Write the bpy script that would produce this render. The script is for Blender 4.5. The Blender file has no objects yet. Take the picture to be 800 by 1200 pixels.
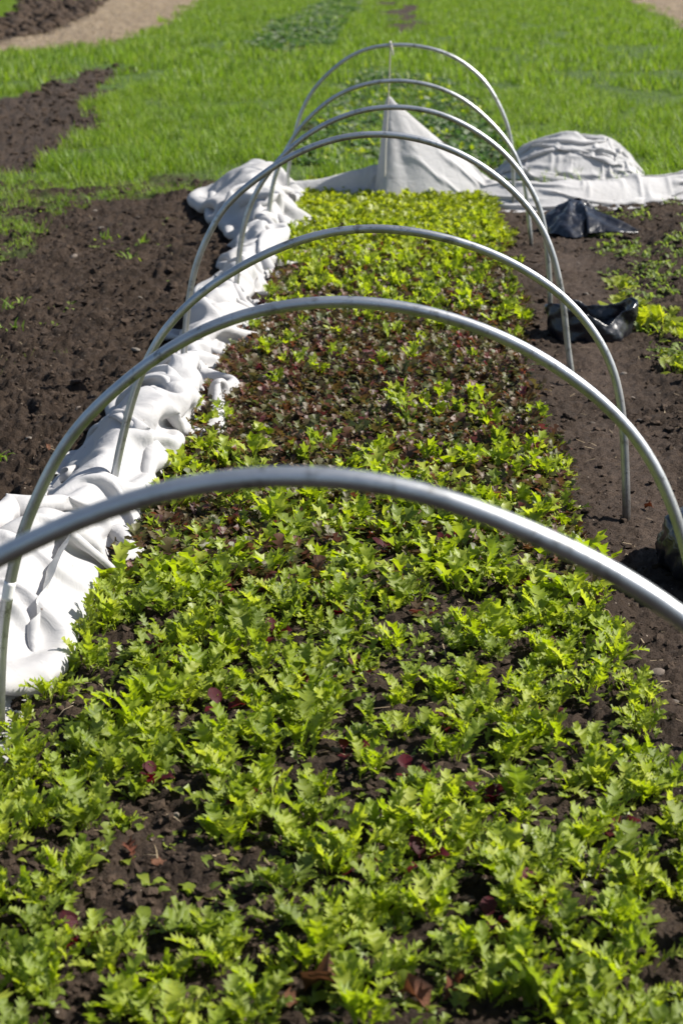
import bpy, math, base64, zlib
import numpy as np
from mathutils import Matrix, Vector
# ------------------------------------------------------------------ camera, world, sun
S = bpy.context.scene
COL = S.collection
PITCH, YAW = math.radians(18.237), math.radians(2.583)
cam_d = bpy.data.cameras.new("camera")
cam_d.sensor_fit = 'VERTICAL'; cam_d.sensor_height = 36.0; cam_d.sensor_width = 24.0
cam_d.lens = 60.0; cam_d.clip_start = 0.05; cam_d.clip_end = 2000.0
cam_d.dof.use_dof = True; cam_d.dof.focus_distance = 4.4; cam_d.dof.aperture_fstop = 5.6
cam = bpy.data.objects.new("camera", cam_d); COL.objects.link(cam); S.camera = cam
_f = Vector((-math.sin(YAW)*math.cos(PITCH), math.cos(YAW)*math.cos(PITCH), -math.sin(PITCH)))
_r = Vector((math.cos(YAW), math.sin(YAW), 0)); _u = _r.cross(_f)
cam.matrix_world = Matrix(((_r.x,_u.x,-_f.x,0.15),(_r.y,_u.y,-_f.y,0.0),(_r.z,_u.z,-_f.z,1.5386),(0,0,0,1)))
SUN_EL, SUN_AZ = math.radians(43), math.radians(9)          # az from +X towards +Y
sd = Vector((math.cos(SUN_EL)*math.cos(SUN_AZ), math.cos(SUN_EL)*math.sin(SUN_AZ), math.sin(SUN_EL)))
W = bpy.data.worlds.new("World"); S.world = W; W.use_nodes = True
nt = W.node_tree; bg = nt.nodes["Background"]
sky = nt.nodes.new("ShaderNodeTexSky"); sky.sky_type = 'NISHITA'; sky.sun_disc = False
sky.sun_elevation = SUN_EL; sky.sun_rotation = math.atan2(sd.x, sd.y)
nt.links.new(sky.outputs[0], bg.inputs[0]); bg.inputs[1].default_value = 0.065
ld = bpy.data.lights.new("sun", 'SUN'); ld.energy = 5.0; ld.angle = math.radians(0.5); ld.color = (1.0, 0.95, 0.87)
sun = bpy.data.objects.new("sun", ld); COL.objects.link(sun)
sun.rotation_euler = sd.to_track_quat('Z', 'Y').to_euler(); sun.location = (4, 4, 6)
S.view_settings.view_transform = 'Standard'; S.view_settings.look = 'None'
S.view_settings.exposure = 1.02; S.view_settings.gamma = 1.0; S.view_settings.use_curve_mapping = False
S.render.resolution_x, S.render.resolution_y = 682, 1024
RNG = np.random.default_rng(11)
# ------------------------------------------------------------------ helpers
def tag(o, label=None, cat=None, group=None, kind=None):
    for k, v in (('label', label), ('category', cat), ('group', group), ('kind', kind)):
        if v: o[k] = v
    return o
def mesh(name, V, F, mat=None, smooth=True, uv=None, attrs=None, mi=None):
    """F: (n,k) int array or list of such arrays"""
    V = np.asarray(V, np.float32).reshape(-1, 3)
    Fs = [np.asarray(f, np.int32) for f in (F if isinstance(F, list) else [F])]
    Fs = [f for f in Fs if len(f)]
    me = bpy.data.meshes.new(name)
    me.vertices.add(len(V)); me.vertices.foreach_set('co', V.ravel())
    loops = np.concatenate([f.ravel() for f in Fs]); tot = np.concatenate([np.full(len(f), f.shape[1], np.int32) for f in Fs])
    st = np.concatenate([[0], np.cumsum(tot)[:-1]]).astype(np.int32)
    me.loops.add(len(loops)); me.loops.foreach_set('vertex_index', loops)
    me.polygons.add(len(tot)); me.polygons.foreach_set('loop_start', st)
    me.polygons.foreach_set('use_smooth', np.full(len(tot), smooth, bool))
    if mi is not None: me.polygons.foreach_set('material_index', np.asarray(mi, np.int32))
    if uv is not None:
        l = me.uv_layers.new(name='UVMap'); l.data.foreach_set('uv', np.asarray(uv, np.float32)[loops].ravel())
    for k, a in (attrs or {}).items():
        at = me.attributes.new(k, 'FLOAT', 'POINT'); at.data.foreach_set('value', np.asarray(a, np.float32))
    for m in (mat if isinstance(mat, list) else [mat]):
        if m: me.materials.append(m)
    me.update(calc_edges=True); me.validate()
    return me
def obj(name, me, parent=None, loc=None):
    o = bpy.data.objects.new(name, me); COL.objects.link(o)
    if parent: o.parent = parent
    if loc is not None: o.location = loc
    return o
def _hash(ix, iy, seed):
    h = (ix.astype(np.int64)*374761393 + iy.astype(np.int64)*668265263 + seed*974634777) & 0xffffffff
    h = ((h ^ (h >> 13))*1274126177) & 0xffffffff
    return ((h ^ (h >> 16)) & 0xffffff)/float(0xffffff)
def vnoise(x, y, seed=0):
    """gradient noise, about -1..1"""
    ix, iy = np.floor(x), np.floor(y); fx, fy = x-ix, y-iy
    ux, uy = fx*fx*fx*(fx*(fx*6-15)+10), fy*fy*fy*(fy*(fy*6-15)+10)
    def g(dx, dy):
        a = _hash(ix+dx, iy+dy, seed)*2*np.pi
        return np.cos(a)*(fx-dx)+np.sin(a)*(fy-dy)
    a, b, c, d = g(0,0), g(1,0), g(0,1), g(1,1)
    return 1.5*((a*(1-ux)+b*ux)*(1-uy)+(c*(1-ux)+d*ux)*uy)
def fbm(x, y, seed=0, o=4):
    s, a = 0*x, 1.0
    for i in range(o): s = s+a*vnoise(x*2**i, y*2**i, seed+i*17); a *= .5
    return s
def inpoly(x, y, P):
    r = np.zeros(x.shape, bool); n = len(P)
    for i in range(n):
        (x1, y1), (x2, y2) = P[i], P[(i+1) % n]
        c = ((y1 > y) != (y2 > y))
        with np.errstate(divide='ignore', invalid='ignore'):
            r ^= c & (x < (x2-x1)*(y-y1)/((y2-y1) if y2 != y1 else 1e-9)+x1)
    return r
def smoothstep(a, b, x):
    t = np.clip((x-a)/(b-a), 0, 1); return t*t*(3-2*t)
# ------------------------------------------------------------------ node helpers
class NT:
    def __init__(s, name):
        s.m = bpy.data.materials.new(name); s.m.use_nodes = True; s.t = s.m.node_tree; s.t.nodes.clear()
        s.out = s.n('ShaderNodeOutputMaterial')
    def n(s, typ, **kw):
        nd = s.t.nodes.new(typ)
        for k, v in kw.items():
            if k.startswith('i_'):
                key = k[2:].replace('_', ' ')
                nd.inputs[int(key) if key.isdigit() else key].default_value = v
            else: setattr(nd, k, v)
        return nd
    def l(s, a, b): s.t.links.new(a, b)
    def noise(s, scale, detail=4, rough=.55, vec=None, dist=0.):
        nd = s.n('ShaderNodeTexNoise'); nd.inputs['Scale'].default_value = scale; nd.inputs['Detail'].default_value = detail
        nd.inputs['Roughness'].default_value = rough; nd.inputs['Distortion'].default_value = dist
        if vec is not None: s.l(vec, nd.inputs['Vector'])
        return nd.outputs['Fac']
    def ramp(s, fac, stops):
        nd = s.n('ShaderNodeValToRGB'); e = nd.color_ramp.elements
        while len(e) < len(stops): e.new(.5)
        for k, (p, c) in enumerate(stops): e[k].position = p; e[k].color = (*c, 1) if len(c) == 3 else c
        s.l(fac, nd.inputs[0]); return nd.outputs[0]
    def mix(s, fac, a, b, bt='MIX'):
        nd = s.n('ShaderNodeMix', data_type='RGBA', blend_type=bt)
        for v, i in ((fac, 0), (a, 6), (b, 7)):
            if isinstance(v, (int, float)): nd.inputs[i].default_value = v
            elif isinstance(v, tuple): nd.inputs[i].default_value = (*v, 1)
            else: s.l(v, nd.inputs[i])
        return nd.outputs[2]
    def math(s, op, a, b=0.):
        nd = s.n('ShaderNodeMath', operation=op)
        for v, i in ((a, 0), (b, 1)):
            if isinstance(v, (int, float)): nd.inputs[i].default_value = v
            else: s.l(v, nd.inputs[i])
        return nd.outputs[0]
    def bump(s, h, strength, dist, normal=None):
        nd = s.n('ShaderNodeBump'); nd.inputs['Strength'].default_value = strength; nd.inputs['Distance'].default_value = dist
        s.l(h, nd.inputs['Height'])
        if normal is not None: s.l(normal, nd.inputs['Normal'])
        return nd.outputs[0]
    def pbsdf(s, color, rough=.6, metal=0., spec=.5, normal=None):
        nd = s.n('ShaderNodeBsdfPrincipled')
        for v, k in ((color, 'Base Color'), (rough, 'Roughness')):
            if isinstance(v, tuple): nd.inputs[k].default_value = (*v, 1)
            elif isinstance(v, (int, float)): nd.inputs[k].default_value = v
            else: s.l(v, nd.inputs[k])
        nd.inputs['Metallic'].default_value = metal; nd.inputs['Specular IOR Level'].default_value = spec
        if normal is not None: s.l(normal, nd.inputs['Normal'])
        return nd.outputs[0]
    def done(s, sh): s.l(sh, s.out.inputs['Surface']); return s.m
    def obco(s): return s.n('ShaderNodeTexCoord').outputs['Object']
    def island(s):
        g = s.n('ShaderNodeNewGeometry').outputs['Random Per Island']; o = s.n('ShaderNodeObjectInfo').outputs['Random']
        return s.math('FRACT', s.math('ADD', g, o))
def leaf_mat(name, stops, rib, trans=.45, rough=.42, spec=.5, tcol=None, bumps=.25, patch=None):
    m = NT(name); r = m.island()
    c = m.ramp(r, stops)
    co = m.n('ShaderNodeTexCoord')
    c = m.mix(m.math('MULTIPLY', m.noise(35, 3, vec=co.outputs['Object']), .22), c, tuple(x*.55 for x in stops[0][1]))
    if patch: c = m.mix(m.ramp(m.noise(.75, 5, .62, co.outputs['Object']), [(.50, (0,0,0)), (.72, (.7,.7,.7))]), c, patch)
    sx = m.n('ShaderNodeSeparateXYZ'); m.l(co.outputs['UV'], sx.inputs[0])
    ribf = m.ramp(m.math('ABSOLUTE', sx.outputs[0]), [(0.0, (1, 1, 1)), (.10, (0, 0, 0))])
    c = m.mix(m.math('MULTIPLY', ribf, .45), c, rib)
    nrm = m.bump(m.noise(90, 2, vec=co.outputs['Object']), bumps, .004)
    p = m.pbsdf(c, rough, 0, spec, nrm)
    t = m.n('ShaderNodeBsdfTranslucent'); m.l(nrm, t.inputs['Normal'])
    hs = m.n('ShaderNodeHueSaturation', i_Saturation=1.08, i_Value=1.75); m.l(c, hs.inputs['Color'])
    tc = m.mix(.5, hs.outputs[0], tcol) if tcol else hs.outputs[0]
    m.l(tc, t.inputs['Color'])
    mx = m.n('ShaderNodeMixShader'); mx.inputs[0].default_value = trans; m.l(p, mx.inputs[1]); m.l(t.outputs[0], mx.inputs[2])
    return m.done(mx.outputs[0])
M = {}
M['lime'] = leaf_mat('lime_leaf', [(0, (.18,.245,.022)), (.35, (.245,.315,.026)), (.7, (.29,.35,.032)), (1, (.34,.38,.052))], (.25,.30,.06), .47, .45, .4)
M['green'] = leaf_mat('green_leaf', [(0, (.13,.18,.022)), (.5, (.18,.235,.026)), (1, (.23,.275,.032))], (.2,.26,.06), .47, .45, .4)
M['yellow'] = leaf_mat('yellow_green_leaf', [(0, (.19,.235,.022)), (.5, (.24,.285,.026)), (1, (.29,.32,.032))], (.26,.31,.06), .47, .45, .4)
M['purple'] = leaf_mat('purple_leaf', [(0, (.07,.020,.028)), (.15, (.085,.07,.018)), (.3, (.055,.085,.018)), (.45, (.12,.034,.022)), (.6, (.085,.10,.020)), (.75, (.09,.040,.022)), (.9, (.065,.08,.018)), (1, (.11,.018,.028))], (.07,.06,.02), .34, .5, .4)
M['red'] = leaf_mat('red_leaf', [(0, (.035,.003,.006)), (.5, (.065,.004,.008)), (1, (.10,.006,.010))], (.12,.01,.015), .4, .5, .25)
M['weed'] = leaf_mat('weed_leaf', [(0, (.10,.15,.02)), (.5, (.14,.20,.03)), (1, (.19,.23,.045))], (.2,.24,.1), .5, .6)
M['dark'] = leaf_mat('dark_leaf', [(0, (.03,.065,.018)), (.5, (.055,.11,.022)), (.7, (.07,.125,.028)), (1, (.24,.27,.19))], (.12,.2,.08), .4, .5, .35)
M['grass'] = leaf_mat('grass_blade', [(0, (.10,.175,.02)), (.4, (.14,.22,.022)), (.8, (.175,.25,.028)), (1, (.24,.28,.06))], (.13,.19,.03), .45, .5, .35, patch=(.07,.14,.016))
M['straw'] = leaf_mat('straw_blade', [(0, (.19,.14,.085)), (.5, (.28,.22,.14)), (1, (.38,.31,.21))], (.45,.36,.22), .2, .8, .2)
M['dead'] = leaf_mat('dead_leaf', [(0, (.09,.030,.015)), (.35, (.16,.048,.022)), (.6, (.18,.09,.05)), (.85, (.11,.03,.017)), (1, (.26,.18,.12))], (.07,.03,.02), .15, .7, .3, bumps=.7)
# soil / ground
def soil_nodes(m, co):
    a = m.noise(5, 6, .62, co); b = m.noise(60, 5, .65, co)
    c = m.ramp(a, [(.3, (.030,.0195,.012)), (.5, (.046,.030,.0195)), (.72, (.072,.049,.033))])
    c = m.mix(m.ramp(b, [(.38, (1,1,1)), (.62, (0,0,0))]), c, m.mix(.5, c, (.014,.009,.007)))
    v = m.n('ShaderNodeTexVoronoi', i_Scale=55.); m.l(co, v.inputs['Vector'])
    fl = m.ramp(v.outputs['Distance'], [(.10, (1,1,1)), (.16, (0,0,0))])
    w = m.n('ShaderNodeTexWhiteNoise', noise_dimensions='3D'); m.l(v.outputs['Position'], w.inputs['Vector'])
    c = m.mix(m.math('MULTIPLY', fl, m.math('GREATER_THAN', w.outputs['Value'], .86)), c, (.30,.25,.20))
    return c, b
def make_ground_mat():
    m = NT('soil_ground'); co = m.obco(); c, b = soil_nodes(m, co)
    pa = m.n('ShaderNodeAttribute', attribute_name='path').outputs['Fac']
    c = m.mix(m.math('MULTIPLY', pa, .6), c, m.mix(m.noise(18, 5, .6, co), (.055,.038,.028), (.12,.085,.064)))
    ga = m.n('ShaderNodeAttribute', attribute_name='grass').outputs['Fac']
    gc = m.ramp(m.noise(7, 5, .6, co), [(.3, (.035,.06,.012)), (.55, (.06,.105,.016)), (.75, (.085,.15,.02))])
    c = m.mix(ga, c, gc)
    sa = m.n('ShaderNodeAttribute', attribute_name='straw').outputs['Fac']
    c = m.mix(sa, c, m.ramp(m.noise(3.5, 6, .7, co), [(.32, (.07,.05,.033)), (.5, (.19,.145,.10)), (.68, (.33,.265,.185))]))
    n1 = m.bump(m.noise(45, 7, .72, co), 1., .03); n2 = m.bump(m.noise(210, 3, .6, co), .8, .006, n1)
    return m.done(m.pbsdf(c, .93, 0, .25, n2))
M['ground'] = make_ground_mat()
def make_clod():
    m = NT('soil_clod'); co = m.obco(); c, b = soil_nodes(m, co)
    n1 = m.bump(m.noise(120, 4, .65, co), .8, .008)
    return m.done(m.pbsdf(c, .93, 0, .25, n1))
M['clod'] = make_clod()
def make_stone():
    m = NT('stone'); co = m.obco(); r = m.n('ShaderNodeObjectInfo').outputs['Random']
    c = m.ramp(r, [(0, (.13,.11,.09)), (.4, (.22,.19,.16)), (.7, (.30,.27,.23)), (1, (.18,.13,.10))])
    c = m.mix(m.math('MULTIPLY', m.noise(60, 4, .6, co), 1.), c, (.05,.035,.026))
    return m.done(m.pbsdf(c, .8, 0, .3, m.bump(m.noise(90, 4, .6, co), .6, .004)))
M['stone'] = make_stone()
def make_steel():
    m = NT('galvanised_steel'); co = m.obco()
    c = m.ramp(m.noise(9, 6, .65, co), [(.3, (.32,.33,.335)), (.5, (.46,.47,.475)), (.7, (.55,.555,.56))])
    mp = m.n('ShaderNodeMapping'); mp.inputs['Scale'].default_value = (5, 30, 5); m.l(co, mp.inputs[0])
    c = m.mix(m.ramp(m.noise(22, 4, .7, co), [(.57, (0,0,0)), (.66, (.7,.7,.7))]), c, (.15,.145,.13))
    sz = m.n('ShaderNodeSeparateXYZ'); m.l(co, sz.inputs[0])
    c = m.mix(m.math('MULTIPLY', m.ramp(m.math('ADD', sz.outputs[2], m.math('MULTIPLY', m.noise(25, 4, .6, co), .12)), [(.06, (1,1,1)), (.16, (0,0,0))]), .85), c, (.07,.05,.036))
    r = m.n('ShaderNodeMapRange'); r.inputs[3].default_value = .30; r.inputs[4].default_value = .52; m.l(m.noise(30, 4, .6, mp.outputs[0]), r.inputs[0])
    return m.done(m.pbsdf(c, r.outputs[0], .92, .5, m.bump(m.noise(160, 3, .6, co), .12, .001)))
M['steel'] = make_steel()
def make_cloth():
    m = NT('white_row_cover'); co = m.obco()
    c = m.ramp(m.noise(2.2, 5, .6, co), [(.3, (.485,.475,.475)), (.6, (.53,.525,.53))])
    c = m.mix(m.ramp(m.noise(7, 6, .7, co), [(.60, (0,0,0)), (.78, (.55,.55,.55))]), c, (.36,.31,.26))
    v = m.n('ShaderNodeTexVoronoi', i_Scale=14.); m.l(co, v.inputs['Vector'])
    c = m.mix(m.ramp(v.outputs['Distance'], [(.035, (.7,.7,.7)), (.05, (0,0,0))]), c, (.25,.18,.14))
    cr = m.n('ShaderNodeTexVoronoi', feature='DISTANCE_TO_EDGE', i_Scale=9.); 
    wv = m.n('ShaderNodeMixRGB', blend_type='ADD', i_Fac=.09); m.l(co, wv.inputs[1]); nz = m.n('ShaderNodeTexNoise', i_Scale=6., i_Detail=3.); m.l(co, nz.inputs[0]); m.l(nz.outputs['Color'], wv.inputs[2])
    m.l(wv.outputs[0], cr.inputs['Vector'])
    crease = m.ramp(cr.outputs['Distance'], [(0, (0,0,0)), (.16, (1,1,1))])
    n1 = m.bump(crease, .16, .006); n2 = m.bump(m.noise(14, 4, .5, co, 1.6), .30, .014, n1); n3 = m.bump(m.noise(400, 2, .5, co), .12, .001, n2)
    p = m.pbsdf(c, .85, 0, .25, n3)
    t = m.n('ShaderNodeBsdfTranslucent'); m.l(c, t.inputs[0]); m.l(n3, t.inputs['Normal'])
    mx = m.n('ShaderNodeMixShader'); mx.inputs[0].default_value = .33; m.l(p, mx.inputs[1]); m.l(t.outputs[0], mx.inputs[2])
    return m.done(mx.outputs[0])
M['cloth'] = make_cloth()
def make_plastic():
    m = NT('black_plastic_film'); co = m.obco()
    cr = m.n('ShaderNodeTexVoronoi', feature='DISTANCE_TO_EDGE', i_Scale=9.); m.l(co, cr.inputs['Vector'])
    n1 = m.bump(m.ramp(cr.outputs['Distance'], [(0, (0,0,0)), (.2, (1,1,1))]), .3, .010)
    n2 = m.bump(m.noise(13, 3, .5, co, 1.2), .5, .014, n1)
    c = m.mix(m.ramp(m.noise(11, 6, .7, co), [(.55, (0,0,0)), (.8, (.18,.18,.18))]), (.008,.009,.014), (.08,.07,.062))
    return m.done(m.pbsdf(c, m.math('ADD', m.math('MULTIPLY', m.noise(9, 3, .5, co), .25), .20), 0, .6, n2))
M['plastic'] = make_plastic()
def plain(name, c, r=.8, metal=0.):
    m = NT(name); co = m.obco()
    return m.done(m.pbsdf(m.mix(m.math('MULTIPLY', m.noise(80, 4, .6, co), .5), c, tuple(x*.55 for x in c)), r, metal, .3, m.bump(m.noise(300, 2, .5, co), .3, .001)))
M['twine'] = plain('twine', (.55,.52,.46))
M['tape'] = plain('white_tape', (.75,.74,.72), .5)
# ------------------------------------------------------------------ regions of the place (metres)
R = {
'dirt_patch':[(-9,18.0),(-5.72,18.62),(-4.40,18.80),(-4.25,20.77),(-4.25,23.51),(-4.04,24.23),(-3.41,20.15),(-2.79,15.70),(-2.67,13.65),(-2.65,12.30),(-3.71,12.01),(-9,11.8)],
'straw_path':[(-12,24.0),(-6.53,24.67),(-6.45,27.42),(-5.15,29.21),(-5.19,35.20),(-6.59,55.17),(-7.4,75),(-13,75),(-9.99,55.02),(-8.32,45.89),(-7.08,34.37),(-7.18,30.49),(-7.64,28.84),(-12,27)],
'tilled_strip':[(-12,27),(-7.25,27.38),(-7.18,30.49),(-7.08,34.37),(-8.32,45.89),(-9.64,55.03),(-12.43,54.91),(-10.40,45.79),(-9.48,40.20),(-9.49,35.78),(-13,34)],
'straw_right':[(7.2,75),(6.62,55.77),(5.95,44.10),(5.24,31.64),(5.69,27.66),(12,28),(12,75)],
'brown_gap':[(-1.29,55.41),(0.09,55.47),(0.17,38.74),(-0.09,32.32),(-0.73,41.61)],
'leaf_strip':[(-2.73,28.55),(-3.00,34.55),(-2.98,43.70),(-2.88,55.34),(-1.68,55.39),(-1.56,40.07),(-1.32,29.38),(-1.90,27.62)],
'leaf_patch':[(-0.82,13.0),(-0.87,15.79),(-0.76,20.27),(-0.56,23.17),(0.44,21.68),(0.76,18.60),(0.87,15.86),(0.90,12.97),(0.20,12.4)],
'weed_right':[(1.12,10.96),(2.6,11.2),(2.6,7.0),(1.31,5.8),(1.16,6.38),(1.07,6.66),(1.08,7.31),(1.05,7.99),(1.10,9.05),(1.12,9.76)],
'left_soil':[(-2.6,11.6),(-1.2,10.2),(-.95,8),(-1.0,6),(-1.2,5),(-1.25,4.6),(-1.9,7),(-2.8,9)],
'weed_left':[(-3.8,11.94),(-2.46,12.16),(-1.51,12.35),(-1.31,11.45),(-1.84,11.02),(-2.03,10.10),(-1.88,8.91),(-2.28,8.0),(-3.8,7.0)],
}
GAPS = [[(-0.01,3.24),(0.14,3.47),(0.22,3.21),(0.15,3.02),(0.09,2.84),(0.06,2.71),(-0.00,2.74),(-0.06,2.90)],
 [(-0.34,2.92),(-0.10,2.92),(-0.02,2.74),(-0.12,2.53),(-0.26,2.55),(-0.41,2.66)],[(-0.41,2.66),(-0.25,2.58),(-0.21,2.40),(-0.32,2.34),(-0.40,2.47)],
 [(-0.05,2.36),(0.26,2.35),(0.26,2.21),(-0.08,2.19)],[(-0.45,2.31),(-0.30,2.34),(-0.26,2.19),(-0.44,2.18)]]
THIN = [[(-0.54,4.21),(-0.35,4.36),(-0.26,3.97),(-0.35,3.80)],[(-0.16,3.75),(0.22,3.52),(0.18,3.25),(-0.00,3.33)],[(0.35,3.06),(0.49,2.89),(0.50,2.62),(0.39,2.73)]]
CLOTH_C = np.array([(2.3,-.98),(3.2,-.94),(3.55,-.86),(4.1,-.82),(4.9,-.74),(5.9,-.715),(6.75,-.63),(7.5,-.69),(8.6,-.67),(9.3,-.66),(9.75,-.74),(10.3,-.86),(11.45,-1.0)])
def grass_mask(x, y):
    n = fbm(x*.9, y*.9, 3)*.6+vnoise(x*4, y*4, 13)*.3
    edge = np.where(x < -1.2, 11.9, 12.0)
    g = smoothstep(-.25, .35, y-edge+n*.5)
    wob = vnoise(x*1.4, y*1.4, 9)*.25+vnoise(x*4.3, y*4.3, 19)*.22+.02*(y-12)*vnoise(x*.8, y*.5, 29)
    for k in ('dirt_patch', 'straw_path', 'tilled_strip', 'straw_right', 'brown_gap'):
        g = g*(1-inpoly(x+wob, y+wob, R[k]))
    return g*(1-.75*inpoly(x+wob, y, R['leaf_strip']))*(1-.8*inpoly(x+wob*.5, y, R['leaf_patch']))
def straw_mask(x, y):
    wob = vnoise(x*1.2, y*1.2, 9)*.3
    return np.maximum(inpoly(x+wob, y+wob, R['straw_path']), inpoly(x+wob, y, R['straw_right'])).astype(float)
def path_mask(x, y):
    c = .88+.05*np.sin(y*.9)
    return np.exp(-((x-c)/.15)**2)*(y < 11)*smoothstep(-.5, .4, vnoise(x*3, y*2, 4)+.35)
def height(x, y, fine=True):
    bed = (1-smoothstep(.56, .72, np.abs(x-.0)))*(1-smoothstep(11.2, 11.6, y))
    z = .025*bed
    g = grass_mask(x, y)
    if fine:
        left = smoothstep(-.6, -.95, x); pa = path_mask(x, y)
        amp = (.62+.48*left+.35*smoothstep(.95, 1.3, x))*(1-.75*g)*(1-.35*pa)
        amp = amp*(1+.1*bed)
        w = vnoise(x*5, y*5, 31)*.04
        b1 = np.abs(vnoise((x+w)*6.5, (y+w)*8.5, 21)); b2 = np.abs(vnoise((x+w)*15, (y-w)*18, 22)); b3 = np.abs(vnoise(x*34, y*38, 23)); b4 = vnoise(x*80, y*80, 24)
        z = z+amp*(.052*(b1-.25)*smoothstep(-.5, .6, vnoise(x*2.2, y*2.2, 29)+.2)+.030*(b2-.25)+.024*(b3-.25)+.009*np.abs(b4)+.006*vnoise(x*140, y*140, 25))
        z = z+amp*.022*fbm(x*2.1, y*2.8, 27, 3)
    return z
# ------------------------------------------------------------------ ground
def build_ground():
    NR, NC = 680, 420
    t = np.linspace(0, 1, NR)
    Y = np.concatenate([[-30, -8, -1, .8], 1.9*(12.5/1.9)**t, 12.5*(62/12.5)**np.linspace(0, 1, 130)[1:], [70, 90, 130, 220, 420, 800]])
    u = np.linspace(-1, 1, NC); Xs = []
    V = np.empty((len(Y), NC, 3))
    for i, y in enumerate(Y):
        half = max(.78, .25*max(y, 0)+.42) if y < 62 else .25*y+.42
        core = np.clip(u/.86, -1, 1)*half + .15 - .045*max(y, 0)*.9
        out = np.sign(u)*np.maximum(np.abs(u)-.86, 0)/.14
        V[i, :, 0] = core + out*np.abs(out)**2*(500 if y > 62 else 60+y*4)
        V[i, :, 1] = y
    x, y = V[:, :, 0], V[:, :, 1]
    V[:, :, 2] = height(x, y)
    n, m = V.shape[:2]; idx = np.arange(n*m).reshape(n, m)
    F = np.stack([idx[:-1, :-1], idx[:-1, 1:], idx[1:, 1:], idx[1:, :-1]], -1).reshape(-1, 4)
    wl = inpoly(x, y, R['weed_left'])*smoothstep(.0, .5, vnoise(x*4, y*4, 5))*.5
    me = mesh('ground', V, F, M['ground'], attrs={'grass': np.maximum(grass_mask(x, y), wl).ravel(), 'straw': straw_mask(x, y).ravel(), 'path': path_mask(x, y).ravel()})
    tag(obj('ground', me), 'dark brown garden soil with green field beyond', kind='structure')
build_ground()
# ------------------------------------------------------------------ scattered copies of small shapes joined into one mesh
def rotz_tilt(az, tilt):
    """leaf local +Y forward: tilt about X, then az about Z -> (n,3,3)"""
    ca, sa, ct, st = np.cos(az), np.sin(az), np.cos(tilt), np.sin(tilt); z = 0*ca
    return np.stack([np.stack([ca, -sa*ct, sa*st], -1), np.stack([sa, ca*ct, -ca*st], -1), np.stack([z, st, ct], -1)], -2)
def scatter(variants, which, pos, az, tilt, size):
    """variants: list of (V,F,uv); returns joined V,F,uv"""
    Vs, Fs, Us, off = [], [], [], 0
    for k, (v, f, uv) in enumerate(variants):
        s = np.where(which == k)[0]
        if not len(s): continue
        Rm = rotz_tilt(az[s], tilt[s])*size[s][:, None, None]
        P = np.einsum('nij,vj->nvi', Rm, v)+pos[s][:, None, :]
        Vs.append(P.reshape(-1, 3)); Fs.append((f[None]+(off+np.arange(len(s))*len(v))[:, None, None]).reshape(-1, f.shape[1]))
        Us.append(np.tile(uv, (len(s), 1))); off += len(s)*len(v)
    return np.concatenate(Vs), np.concatenate(Fs), np.concatenate(Us)
def leaf(rows, th0, th1, fold=.25, wave=.05, seed=0, asym=.15):
    """rows: (t, half width); rises at angle th0 and ends at th1 (from horizontal); 3 verts a row"""
    r = np.random.default_rng(seed); t = np.array([a for a, _ in rows]); w = np.array([b for _, b in rows])
    th = th0+(th1-th0)*t**1.3
    dt = np.diff(t, prepend=t[0]); yy = np.cumsum(np.cos(th)*dt); zz = np.cumsum(np.sin(th)*dt)
    ny, nz = -np.sin(th), np.cos(th)
    V = []; side = np.cumsum(r.normal(0, .02, len(t)))
    for i in range(len(t)):
        for s in (-1, 0, 1):
            ww = w[i]*(1+r.uniform(-asym, asym)); k = fold*abs(s)*ww+wave*r.uniform(-1, 1)*(abs(s))*(w[i]/.25)
            fw = (.07 if i and w[i] > w[i-1] else 0)*abs(s)
            V.append((s*ww+side[i], yy[i]+ny[i]*k+np.cos(th[i])*fw, zz[i]+nz[i]*k+np.sin(th[i])*fw))
    V = np.array(V); F = []
    for i in range(len(t)-1):
        a = i*3; F += [(a, a+1, a+4, a+3), (a+1, a+2, a+5, a+4)]
    uv = np.array([(s*(w[i]/max(w)), t[i]) for i in range(len(t)) for s in (-1, 0, 1)])
    return V, np.array(F), uv
MIZ = [(0,.014),(.15,.016),(.21,.055),(.24,.024),(.31,.10),(.34,.035),(.42,.135),(.45,.05),(.53,.165),(.56,.06),(.63,.185),(.66,.08),(.73,.185),(.76,.09),(.83,.155),(.86,.07),(.92,.09),(1.,.008)]
MIZB = [(0,.016),(.2,.018),(.27,.08),(.30,.03),(.38,.14),(.41,.06),(.50,.185),(.53,.08),(.61,.215),(.64,.10),(.72,.22),(.75,.12),(.83,.18),(.86,.09),(.93,.10),(1.,.01)]
MIZF = [(0,.02),(.25,.03),(.36,.15),(.42,.06),(.55,.20),(.61,.09),(.76,.20),(.82,.10),(1.,.01)]
FRL = [(0,.02),(.22,.03),(.40,.22),(.46,.06),(.64,.27),(.70,.08),(.86,.20),(1.,.02)]
RND = [(0,.03),(.3,.04),(.42,.20),(.6,.31),(.78,.29),(.92,.17),(1.,.02)]
BRD = [(0,.03),(.2,.14),(.45,.27),(.7,.23),(1.,.02)]
def D(a): return math.radians(a)
V_MIZ = [leaf(MIZ if k % 3 else MIZB, D(86-3*(k % 3)), D([66,35,5,52,20,78,45,60,28][k]), .42, .12, 40+k, .22) for k in range(9)]
V_MIZF = [leaf(MIZF, D(84-5*(k % 3)), D([66,35,5,52,20,75][k % 6]), .40, .13, 60+k, .22) for k in range(6)]
V_FRL = [leaf(FRL, D(76-6*(k % 3)), D([40,10,-20,60][k % 4]), .25, .16, 80+k) for k in range(6)]
V_RND = [leaf(RND, D(65), D([15,-20,-10][k % 3]), .2, .06, 100+k) for k in range(4)]
V_BRD = [leaf(BRD, D(60), D([0,-30,15][k % 3]), .2, .05, 120+k) for k in range(4)]
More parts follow.
